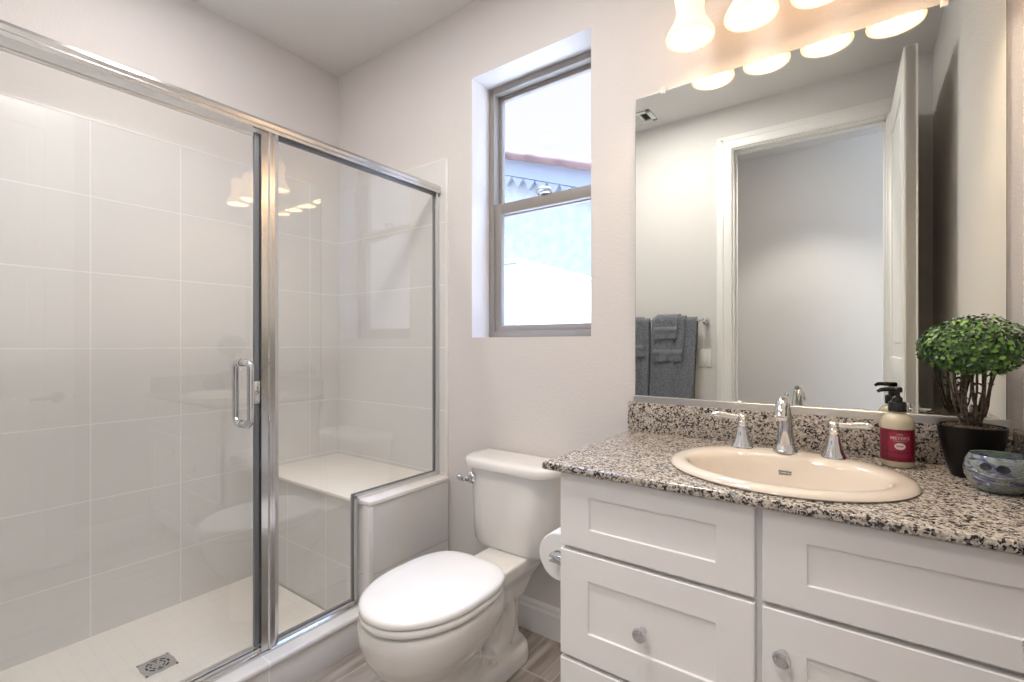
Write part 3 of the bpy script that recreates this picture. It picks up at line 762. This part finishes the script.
# ------------------------------------------------------------------ mirror
mi = thing('mirror', 'large frameless rectangular wall mirror above the granite backsplash', 'mirror', (-.178, D, .996))
MX0, MX1, MZ0, MZ1 = -.649, .292, .992, 2.0615
bm = B(); box(bm, MX0, MX1, D-.007, D-.0015, MZ0, MZ1); obj('backing', bm, M['mirror_edge'], mi)
bm = B(); e = .0018; box(bm, MX0+e, MX1-e, D-.0085, D-.0072, MZ0+e, MZ1-e); obj('silvered_glass', bm, M['mirror'], mi, None)
bm = B(); loft(bm, [[Vector((x, y, z)) for y, z in ((D-.001, .9777), (D-.019, .9777), (D-.020, .979), (D-.020, .999), (D-.019, 1.000), (D-.0155, 1.000), (D-.0145, .9905), (D-.001, .9905))] for x in (MX0, MX1+.002)])
obj('bottom_channel', bm, M['satin'], mi, 20)
for cx_ in (-.548, .178):
    bm = B(); box(bm, cx_-.008, cx_+.008, D-.012, D-.001, MZ1-.010, MZ1+.012, .002); lathe(bm, [(.004, -.001), (.003, -.003), (.001, -.0035)], (cx_, D-.012, MZ1+.006), 12, 'Y')
    obj('clip', bm, M['switch'], mi)

# ------------------------------------------------------------------ vanity light
vl = thing('vanity_light', 'four-shade vanity light bar with frosted bell shades above the mirror', 'wall light', (-.166, D, 2.36))
bm = B(); box(bm, -.47, .14, D-.028, D-.001, 2.325, 2.425, .008, 3); obj('back_plate', bm, M['satin'], vl)
for bx in (-.418, -.249, -.081, .087):
    by = 1.503
    bm = B(); tube(bm, smoothpath([(bx, D-.027, 2.37), (bx, D-.07, 2.375), (bx, by+.03, 2.385), (bx, by, 2.365), (bx, by, 2.320)], 5), .008, 10)
    ar = obj('arm', bm, M['satin'], vl)
    bm = B(); lathe(bm, [(.008, .045), (.020, .040), (.028, .028), (.029, .0), (.026, -.006)], (bx, by, 2.285), 24); obj('socket_cup', bm, M['satin'], ar)
    bm = B()
    outer = [(.020, 2.292), (.036, 2.286), (.0445, 2.272), (.0455, 2.250), (.0415, 2.225), (.0395, 2.205), (.042, 2.185), (.050, 2.165), (.061, 2.147), (.0685, 2.133), (.0705, 2.124), (.0690, 2.119), (.0650, 2.118)]
    inner = [(.0615, 2.120), (.0615, 2.130), (.0575, 2.146), (.0465, 2.164), (.0385, 2.185), (.0360, 2.205), (.0380, 2.225), (.042, 2.250), (.041, 2.270), (.033, 2.281), (.018, 2.286)]
    lathe(bm, [(r, z) for r, z in outer+inner], (bx, by, 0), 40)
    sh = obj('shade', bm, M['shade'], vl, 60)
    bm = B(); lathe(bm, [(.012, 2.283), (.012, 2.275), (.017, 2.262), (.026, 2.240), (.029, 2.222), (.026, 2.204), (.016, 2.194), (.003, 2.191)], (bx, by, 0), 24); obj('bulb', bm, M['bulb'], vl, 60)
    lamp('vanity_bulb_lamp', 'POINT', (bx, by, 2.166), 1.55, (1, .80, .60), .016)

# ------------------------------------------------------------------ recessed lamps (bathroom and hallway ones are added fill) and vent
for n_, x_, y_, lab in (('a', -.95, .60, 'added out-of-view round ceiling light brightening the bathroom'), ('b', -1.88, .60, 'round recessed ceiling light inside the shower'), ('c', -.32, -.40, 'added out-of-view round ceiling light brightening through the doorway')):
    rl = thing('recessed_light', lab, 'ceiling light', (x_, y_, H))
    k_ = 1.95 if n_ == 'a' else 1
    bm = B(); lathe(bm, [(.098*k_, -.001), (.098*k_, -.006), (.092*k_, -.013), (.084*k_, -.013), (.084*k_, -.001)], (x_, y_, H), 36); obj('trim_ring', bm, M['switch'], rl)
    bm = B(); lathe(bm, [(.083*k_, -.001), (.083*k_, -.008), (.002, -.010)], (x_, y_, H), 36); obj('lens', bm, M['can_lens'], rl)
cv = thing('ceiling_vent', 'white louvered ceiling vent register seen in the mirror corner', 'vent', (-1.23, .125, H))
bm = B(); vx0, vx1, vy0, vy1 = -1.38, -1.12, .04, .21
for q in ((vx0, vx1, vy0, vy0+.03), (vx0, vx1, vy1-.03, vy1), (vx0, vx0+.03, vy0, vy1), (vx1-.03, vx1, vy0, vy1)): box(bm, *q, H-.012, H-.001, .003)
box(bm, vx1-.09, vx1-.075, vy0+.02, vy1-.02, H-.010, H-.002)
obj('register_frame', bm, M['switch'], cv)
bm = B()
for k in range(5):
    y_ = vy0+.04+k*.022
    t = B(); box(t, vx0+.028, vx1-.085, -.008, .008, -.001, .001); bmesh.ops.transform(t, matrix=Matrix.Translation((0, y_, H-.010)) @ Matrix.Rotation(.7, 4, 'X'), verts=t.verts[:]); merge(bm, t)
obj('louver', bm, M['switch'], cv)
bm = B(); box(bm, vx0+.02, vx1-.02, vy0+.02, vy1-.02, H-.0025, H-.0008); obj('duct_opening', bm, M['dark'], cv)

# ------------------------------------------------------------------ towel bar, towels, switch (seen in the mirror)
BYw = YF+.070; BZw = 1.345
tb = thing('towel_bar', 'chrome towel bar with square posts on wall beside the doorway', 'towel bar', (-1.15, YF, BZw))
bm = B(); box(bm, -1.475, -.822, BYw-.008, BYw+.008, BZw-.008, BZw+.008, .002); obj('bar', bm, M['chrome'], tb)
for px in (-1.470, -.828):
    bm = B(); box(bm, px-.021, px+.021, YF+.0005, YF+.009, BZw-.021, BZw+.021, .002); box(bm, px-.012, px+.012, YF+.006, BYw+.014, BZw-.012, BZw+.012, .002); obj('post', bm, M['chrome'], tb)
def towel(name, lab, cat, x0, x1, zf, zb, lay, band=True, group=None, lean=0.0, seed=0):
    """cloth folded over the bar: front flap to zf, back flap to zb; lay = layer number over the bar"""
    rnd = random.Random(seed)
    r = .012+.012*lay; th = .011
    ph = rnd.random()*6
    root = thing(name, lab, cat, ((x0+x1)/2, BYw, BZw), group)
    def section(off):
        pts = []
        rr = r+off
        for k in range(13): pts.append((-(rr), BZw-(BZw-zb)*(1-k/12)))       # back, rising
        for k in range(1, 8): a = PI-PI*k/8; pts.append((rr*math.cos(a), BZw+rr*math.sin(a)))
        for k in range(25): pts.append((rr, BZw-(BZw-zf)*k/24))
        return pts
    so, si = section(th), section(0)
    nx = 26; bm = B(); rings = []
    for i in range(nx+1):
        u = i/nx; x = x0+(x1-x0)*u
        ed = min(u, 1-u)*2; rd = 1-max(0, 1-ed*8)**2*.6
        ring = []
        for (yo, zo), (yi, zi) in zip(so, si):
            pass
        def warp(y, z, outer):
            dep = max(0, BZw-z)
            wv = .0045*math.sin(u*PI*4.4+ph+dep*2)*min(1, dep/.25)
            bulge = .006*math.sin(min(1, dep/.35)*PI*.5) if y > 0 else -.002
            lp = .45*th*(1-rd)*(1 if outer else -1)
            sg = 1 if y > 0 else -1
            xx = x+lean*dep+(.004*math.sin(dep*9+ph)*(1 if u > .5 else -1))
            return Vector((xx, BYw+y+(wv+bulge if y > 0 else wv*.3+bulge)-sg*lp*.5, z-(.003*math.sin(u*5+ph) if dep > .1 else 0)))
        ring = [warp(y, z, True) for y, z in so]+[warp(y, z, False) for y, z in si[::-1]]
        rings.append(ring)
    loft(bm, rings)
    c = obj('terry_cloth', bm, M['towel'], root, 60)
    if band:
        bm = B(); zb0 = zf+.045; rr = r+th
        rr2 = []
        for i in range(nx+1):
            u = i/nx; x = x0+(x1-x0)*u
            q = []
            for z, dy in ((zb0, .0005), (zb0+.003, .0022), (zb0+.032, .0022), (zb0+.035, .0005), (zb0+.035, -.004), (zb0, -.004)):
                dep = BZw-z; wv = .0045*math.sin(u*PI*4.4+ph+dep*2)*min(1, dep/.25); bulge = .006*math.sin(min(1, dep/.35)*PI*.5)
                q.append(Vector((x+lean*dep+.004*math.sin(dep*9+ph)*(1 if u > .5 else -1), BYw+rr+wv+bulge+dy, z)))
            rr2.append(q)
        loft(bm, rr2); obj('woven_band', bm, M['towel_band'], root, 40)
    return root
towel('bath_towel', 'charcoal bath towel under the smaller towels, nearest the light switch', 'towel', -1.165, -.872, .66, .72, 0, True, 'charcoal bath towels', -.03, 1)
towel('bath_towel', 'charcoal bath towel farthest from the doorway on the chrome bar', 'towel', -1.450, -1.190, .68, .70, 0, True, 'charcoal bath towels', -.01, 2)
towel('hand_towel', 'charcoal hand towel layered under the washcloth on the right bath towel', 'towel', -1.150, -.945, 1.068, 1.10, 1, True, 'charcoal hand towels', -.04, 3)
towel('washcloth', 'small charcoal washcloth hung topmost over a hand towel', 'washcloth', -1.132, -.985, 1.222, 1.24, 2, True, None, -.10, 4)
towel('hand_towel', 'charcoal hand towel layered on the bath towel cut off by the mirror edge', 'towel', -1.430, -1.235, 1.10, 1.12, 1, True, 'charcoal hand towels', .10, 5)
sw = thing('light_switch', 'white rocker light switch on wall between towels and doorway', 'light switch', (-.853, YF, 1.095))
SWX = -.838
bm = B(); box(bm, SWX-.042, SWX+.042, YF+.0005, YF+.007, 1.035, 1.152, .003); obj('wall_plate', bm, M['switch'], sw)
bm = B(); box(bm, SWX-.017, SWX+.017, YF+.006, YF+.011, 1.060, 1.127, .002); obj('rocker', bm, M['trim'], sw)

# ------------------------------------------------------------------ toilet paper
tp = thing('toilet_paper_holder', 'square chrome toilet paper holder fixed to the vanity side', 'paper holder', (VX0, 1.20, .58))
RX, RZ, RY = -.697, .580, 1.185
bm = B(); box(bm, VX0-.008, VX0-.0005, RY-.045, RY+.0, RZ-.022, RZ+.022, .002); obj('mount_plate', bm, M['chrome'], tp)
bm = B(); box(bm, RX-.013, VX0-.006, RY-.034, RY-.012, RZ-.011, RZ+.011, .003); obj('post', bm, M['chrome'], tp)
bm = B(); lathe(bm, [(.0085, RY-.020), (.0085, RY+.125), (.011, RY+.127), (.011, RY+.133)], (RX, 0, RZ), 16, 'Y'); obj('spindle', bm, M['chrome'], tp)
pr = thing('toilet_paper_roll', 'full white toilet paper roll hanging beside the vanity', 'toilet paper', (RX, RY+.055, RZ))
bm = B(); lathe(bm, [(.021, .004), (.066, .004), (.0685, .007), (.0685, .112), (.066, .115), (.021, .115), (.021, .004)], (RX, RY, RZ-.010), 48, 'Y', False, False)
obj('paper', bm, M['paper'], pr, 40)
bm = B(); lathe(bm, [(.0185, .003), (.0212, .003), (.0212, .116), (.0185, .116), (.0185, .003)], (RX, RY, RZ-.010), 28, 'Y', False, False); obj('core', bm, pbr('cardboard', (.45, .36, .26), .9), pr)

# ------------------------------------------------------------------ soap
sx0, sy0, sz0 = .079, 1.548, CZ1
so_ = thing('soap_dispenser', 'cream pump soap bottle with crimson label on the counter behind sink', 'soap bottle', (sx0, sy0, sz0))
bm = B(); SR = .0345
lathe(bm, [(.028, .0005), (.0325, .002), (SR, .007), (SR, .108), (.0335, .116), (.030, .124), (.022, .131), (.015, .134), (.014, .140)], (sx0, sy0, sz0), 40)
obj('bottle', bm, M['cream_soap'], so_, 50)
bm = B()
lathe(bm, [(SR-.001, .016), (SR+.0006, .0165), (SR+.0006, .0955), (SR-.001, .096)], (sx0, sy0, sz0), 48, cap0=False, cap1=False)
lb = obj('label', bm, M['label'], so_, 50); lb['label'] = 'crimson paper label'
FA = -PI/2+.10
def wrap_pt(u, v, r): a = FA+u/SR; return Vector((sx0+r*math.cos(a), sy0+r*math.sin(a), sz0+v))
bm = B(); n_ = 12; hw = .0225
rings = [[wrap_pt(-hw+2*hw*i/n_, z, r) for z, r in ((.026, SR+.0004), (.026, SR+.0011), (.088, SR+.0011), (.088, SR+.0004))] for i in range(n_+1)]
loft(bm, rings); obj('label_panel', bm, M['label_panel'], lb, 50)
bm = B(); rings = []
ov = []
for i in range(28): a = 2*PI*i/28; ov.append(wrap_pt(.0105*math.cos(a), .055+.0082*math.sin(a), SR+.0016))
vs = [bm.verts.new(p) for p in ov]; c_ = bm.verts.new(wrap_pt(0, .055, SR+.0018))
for i in range(28): bm.faces.new((vs[i], vs[(i+1) % 28], c_))
obj('label_oval', bm, pbr('oval_paper', (.80, .72, .68), .5), lb, 50)
def wrap_text(body, size, zc, m, name, spacing=1.0, r=.0015, bold=0.0):
    me = text_mesh(body, size, 0, spacing, bold=bold)
    for v in me.vertices: v.co = wrap_pt(v.co.x, zc+v.co.y, SR+r)
    link(name, me, m, lb)
wrap_text('MRS.', .0062, .0835, M['ink'], 'lettering')
wrap_text("MEYER'S", .0108, .0745, M['ink'], 'lettering', .95, bold=.0002)
wrap_text('CLEAN DAY', .0048, .0672, M['ink'], 'lettering')
wrap_text('SOAP', .0058, .055, M['label_panel'], 'lettering', .95, .0021, .0002)
wrap_text('HAND SOAP', .0066, .0390, M['ink_dark'], 'lettering', 1.05, bold=.0002)
pu = B()
lathe(pu, [(.0185, .138), (.0185, .158), (.0165, .162), (.011, .163), (.0105, .172), (.0085, .174), (.0055, .176), (.0055, .188)], (sx0, sy0, sz0), 24)
lathe(pu, [(.010, .186), (.0105, .190), (.0105, .196), (.008, .199), (.002, .1995)], (sx0, sy0, sz0), 20)
d_ = Vector((-.93, -.36, 0)).normalized(); c0 = Vector((sx0, sy0, sz0+.193))
tube(pu, smoothpath([c0, c0+d_*.018, c0+d_*.034+Vector((0, 0, -.001)), c0+d_*.043+Vector((0, 0, -.006))], 5), [.0065]*6+[.0055]*6+[.0042]*4, 10)
obj('pump', pu, M['black_plastic'], so_, 40)['label'] = 'black pump head'

# ------------------------------------------------------------------ plant
px, py, pz = .212, 1.522, CZ1
pp = thing('potted_topiary', 'small green round topiary in a black tapered pot near the right wall', 'potted plant', (px, py, pz))
bm = B()
lathe(bm, [(.030, .0008), (.036, .001), (.040, .012), (.049, .045), (.0575, .085), (.0610, .112), (.0615, .118), (.0590, .119), (.0565, .112), (.050, .090)], (px, py, pz), 48)
obj('pot', bm, M['pot'], pp, 60)
bm = B(); rnd = random.Random(3)
rings = []
for k in range(9):
    r = .0572*(1-k/9)+.0005
    rings.append([Vector((px+r*math.cos(2*PI*i/36), py+r*math.sin(2*PI*i/36), pz+.110+.006*(k/9)+rnd.uniform(-.002, .003))) for i in range(36)])
loft(bm, rings, False, True)
for k in range(110):
    a = rnd.uniform(0, 2*PI); r = .053*math.sqrt(rnd.random()); t = B(); s = rnd.uniform(.003, .006)
    box(t, -s, s, -s*.5, s*.5, -.0012, .0012)
    bmesh.ops.transform(t, matrix=Matrix.Translation((px+r*math.cos(a), py+r*math.sin(a), pz+.1155+rnd.random()*.004)) @ Matrix.Rotation(rnd.uniform(0, 6), 4, 'Z') @ Matrix.Rotation(rnd.uniform(-.5, .5), 4, 'X'), verts=t.verts[:]); merge(bm, t)
obj('bark_mulch', bm, M['soil'], pp, 40)
CZf = pz+.292
rnd = random.Random(11)
stems = [((-.004, 0), (-.020, -.012), (-.034, -.010), .0042), ((.002, .004), (-.008, .010), (-.014, .0), .0055), ((.004, -.003), (.004, -.010), (.0, -.004), .0062), ((.007, .003), (.014, .006), (.020, .012), .0050), ((.006, -.006), (.022, -.008), (.034, -.004), .0040), ((-.003, -.006), (-.012, -.018), (-.010, -.026), .0038), ((.006, .006), (.026, .012), (.042, .004), .0036), ((-.006, .002), (-.026, .002), (-.046, -.004), .0036), ((.001, .007), (.006, .016), (.012, .022), .0042), ((.009, -.002), (.018, -.014), (.020, -.022), .0038)]
for a, b, c, r in stems:
    z0, z1, z2 = pz+.108, pz+.150, pz+.250
    j = lambda: rnd.uniform(-.0035, .0035)
    pts = [(px+a[0], py+a[1], z0), (px+a[0]*.6+b[0]*.4+j(), py+a[1]*.6+b[1]*.4+j(), z0+.018), (px+b[0]+j(), py+b[1]+j(), z1), (px+(b[0]+c[0])/2+j(), py+(b[1]+c[1])/2+j(), (z1+z2)/2), (px+c[0], py+c[1], z2)]
    P = smoothpath(pts, 5); bm = B(); tube(bm, P, [.66*r*(1.25-.5*i/len(P))*(1+rnd.uniform(-.18, .18)) for i in range(len(P))], 8)
    for k in range(6):   # short twig stubs
        q = P[int(len(P)*(.2+.12*k))]; dv = Vector((rnd.uniform(-1, 1), rnd.uniform(-1, 1), .7)).normalized()
        tube(bm, [q, q+dv*(r+.004), q+dv*(r+.008)], [r*.5, r*.4, .0006], 6)
    obj('stem', bm, M['bark'], pp, 60)
bm = B()
def leaf(bm, p, nrm, size, spin):
    q = Vector((0, 0, 1)).rotation_difference(nrm).to_matrix() @ Matrix.Rotation(spin, 3, 'Z')
    pts = [(-.5, 0, 0), (-.22, .30, .06), (.12, .34, .08), (.5, 0, .0), (.12, -.34, .08), (-.22, -.30, .06)]
    vs = [bm.verts.new(p+q @ (Vector(a)*size)) for a in pts]
    mid1 = bm.verts.new(p+q @ (Vector((-.2, 0, -.03))*size)); mid2 = bm.verts.new(p+q @ (Vector((.14, 0, -.02))*size))
    for f in ((vs[0], mid1, vs[1]), (vs[1], mid1, mid2, vs[2]), (vs[2], mid2, vs[3]), (vs[3], mid2, vs[4]), (vs[4], mid2, mid1, vs[5]), (vs[5], mid1, vs[0])): bm.faces.new(f)
ga = PI*(3-math.sqrt(5)); NL = 1150
RA, RB = .084, .071
for layer, (n_, sc_) in enumerate(((NL, 1.0), (650, .86), (300, .68))):
    for i in range(n_):
        z = 1-2*(i+.5)/n_; r = math.sqrt(1-z*z); th = i*ga+layer
        lump = 1+.05*math.sin(th*3+z*4)+.04*math.sin(th*5-z*7)
        d = Vector((r*math.cos(th), r*math.sin(th), z))
        zz = RB*z*(1.0 if z > 0 else .88)
        p = Vector((px+.007, py-.002, CZf+.007))+Vector((RA*d.x*lump, RA*d.y*lump, zz*lump))*sc_*rnd.uniform(.93, 1.05)
        p.x = min(p.x, .297)
        nrm = (d+Vector((rnd.uniform(-.7, .7), rnd.uniform(-.7, .7), rnd.uniform(-.3, .9)))).normalized()
        leaf(bm, p, nrm, rnd.uniform(.0085, .0128), rnd.uniform(0, 6.28))
obj('foliage', bm, M['leaf'], pp, 60, recalc=False)

# ------------------------------------------------------------------ ceramic bowl
bx, by, bz = .2365, 1.402, CZ1
bw = thing('ceramic_bowl', 'small round iridescent glazed ceramic bowl with cut holes in front of the plant', 'bowl', (bx, by, bz))
bm = B()
prof = [(r_, z_*1.17) for r_, z_ in [(.030, .0008), (.036, .002), (.046, .012), (.0535, .026), (.0555, .040), (.0520, .054), (.0470, .063), (.0455, .0655), (.0435, .0645), (.0445, .060), (.049, .050), (.0505, .038), (.047, .024), (.036, .012), (.002, .008)]]
vsr = lathe(bm, prof, (bx, by, bz), 64)
bd = obj('bowl_body', bm, M['raku'], bw, 60)
bm = B()
def bowl_pt(a, z, off):
    for (r0, z0), (r1, z1) in zip(prof[:8], prof[1:8]):
        if z0 <= z <= z1: r = r0+(r1-r0)*(z-z0)/(z1-z0); break
    return Vector((bx+(r+off)*math.cos(a), by+(r+off)*math.sin(a), bz+z))
def patch(bm, ac, zc, wa, wz, off):
    n = 20; ring = []
    c = bm.verts.new(bowl_pt(ac, zc, off*.2))
    vo = []
    for i in range(n):
        t = 2*PI*i/n; vo.append(bm.verts.new(bowl_pt(ac+wa*math.cos(t), zc+wz*math.sin(t)*(1.0 if math.sin(t) > 0 else .75), off)))
    for i in range(n): bm.faces.new((vo[i], vo[(i+1) % n], c))
base_a = math.atan2(-by, -bx)
patch(bm, base_a-.36, .056, .18, .0090, .0006); patch(bm, base_a+.12, .055, .20, .0085, .0006)
obj('cut_hole', bm, M['raku_dark'], bw, 60)
bm = B()
for z0, amp in ((.040, .009), (.026, .007)):
    pts = []
    for i in range(25):
        a = base_a-.75+1.5*i/24; s = (i/24-.5)*2
        pts.append(bowl_pt(a, z0-amp*(1-s*s)+.006, .0002))
    tube(bm, pts, .0017, 8)
lathe(bm, [(.0062, 0), (.005, .003), (.001, .004)], bowl_pt(base_a-.12, .041, -.001), 14, M=Vector((0, 0, 1)).rotation_difference(Vector((math.cos(base_a-.12), math.sin(base_a-.12), 0))).to_matrix())
obj('raised_band', bm, M['raku'], bw, 60)
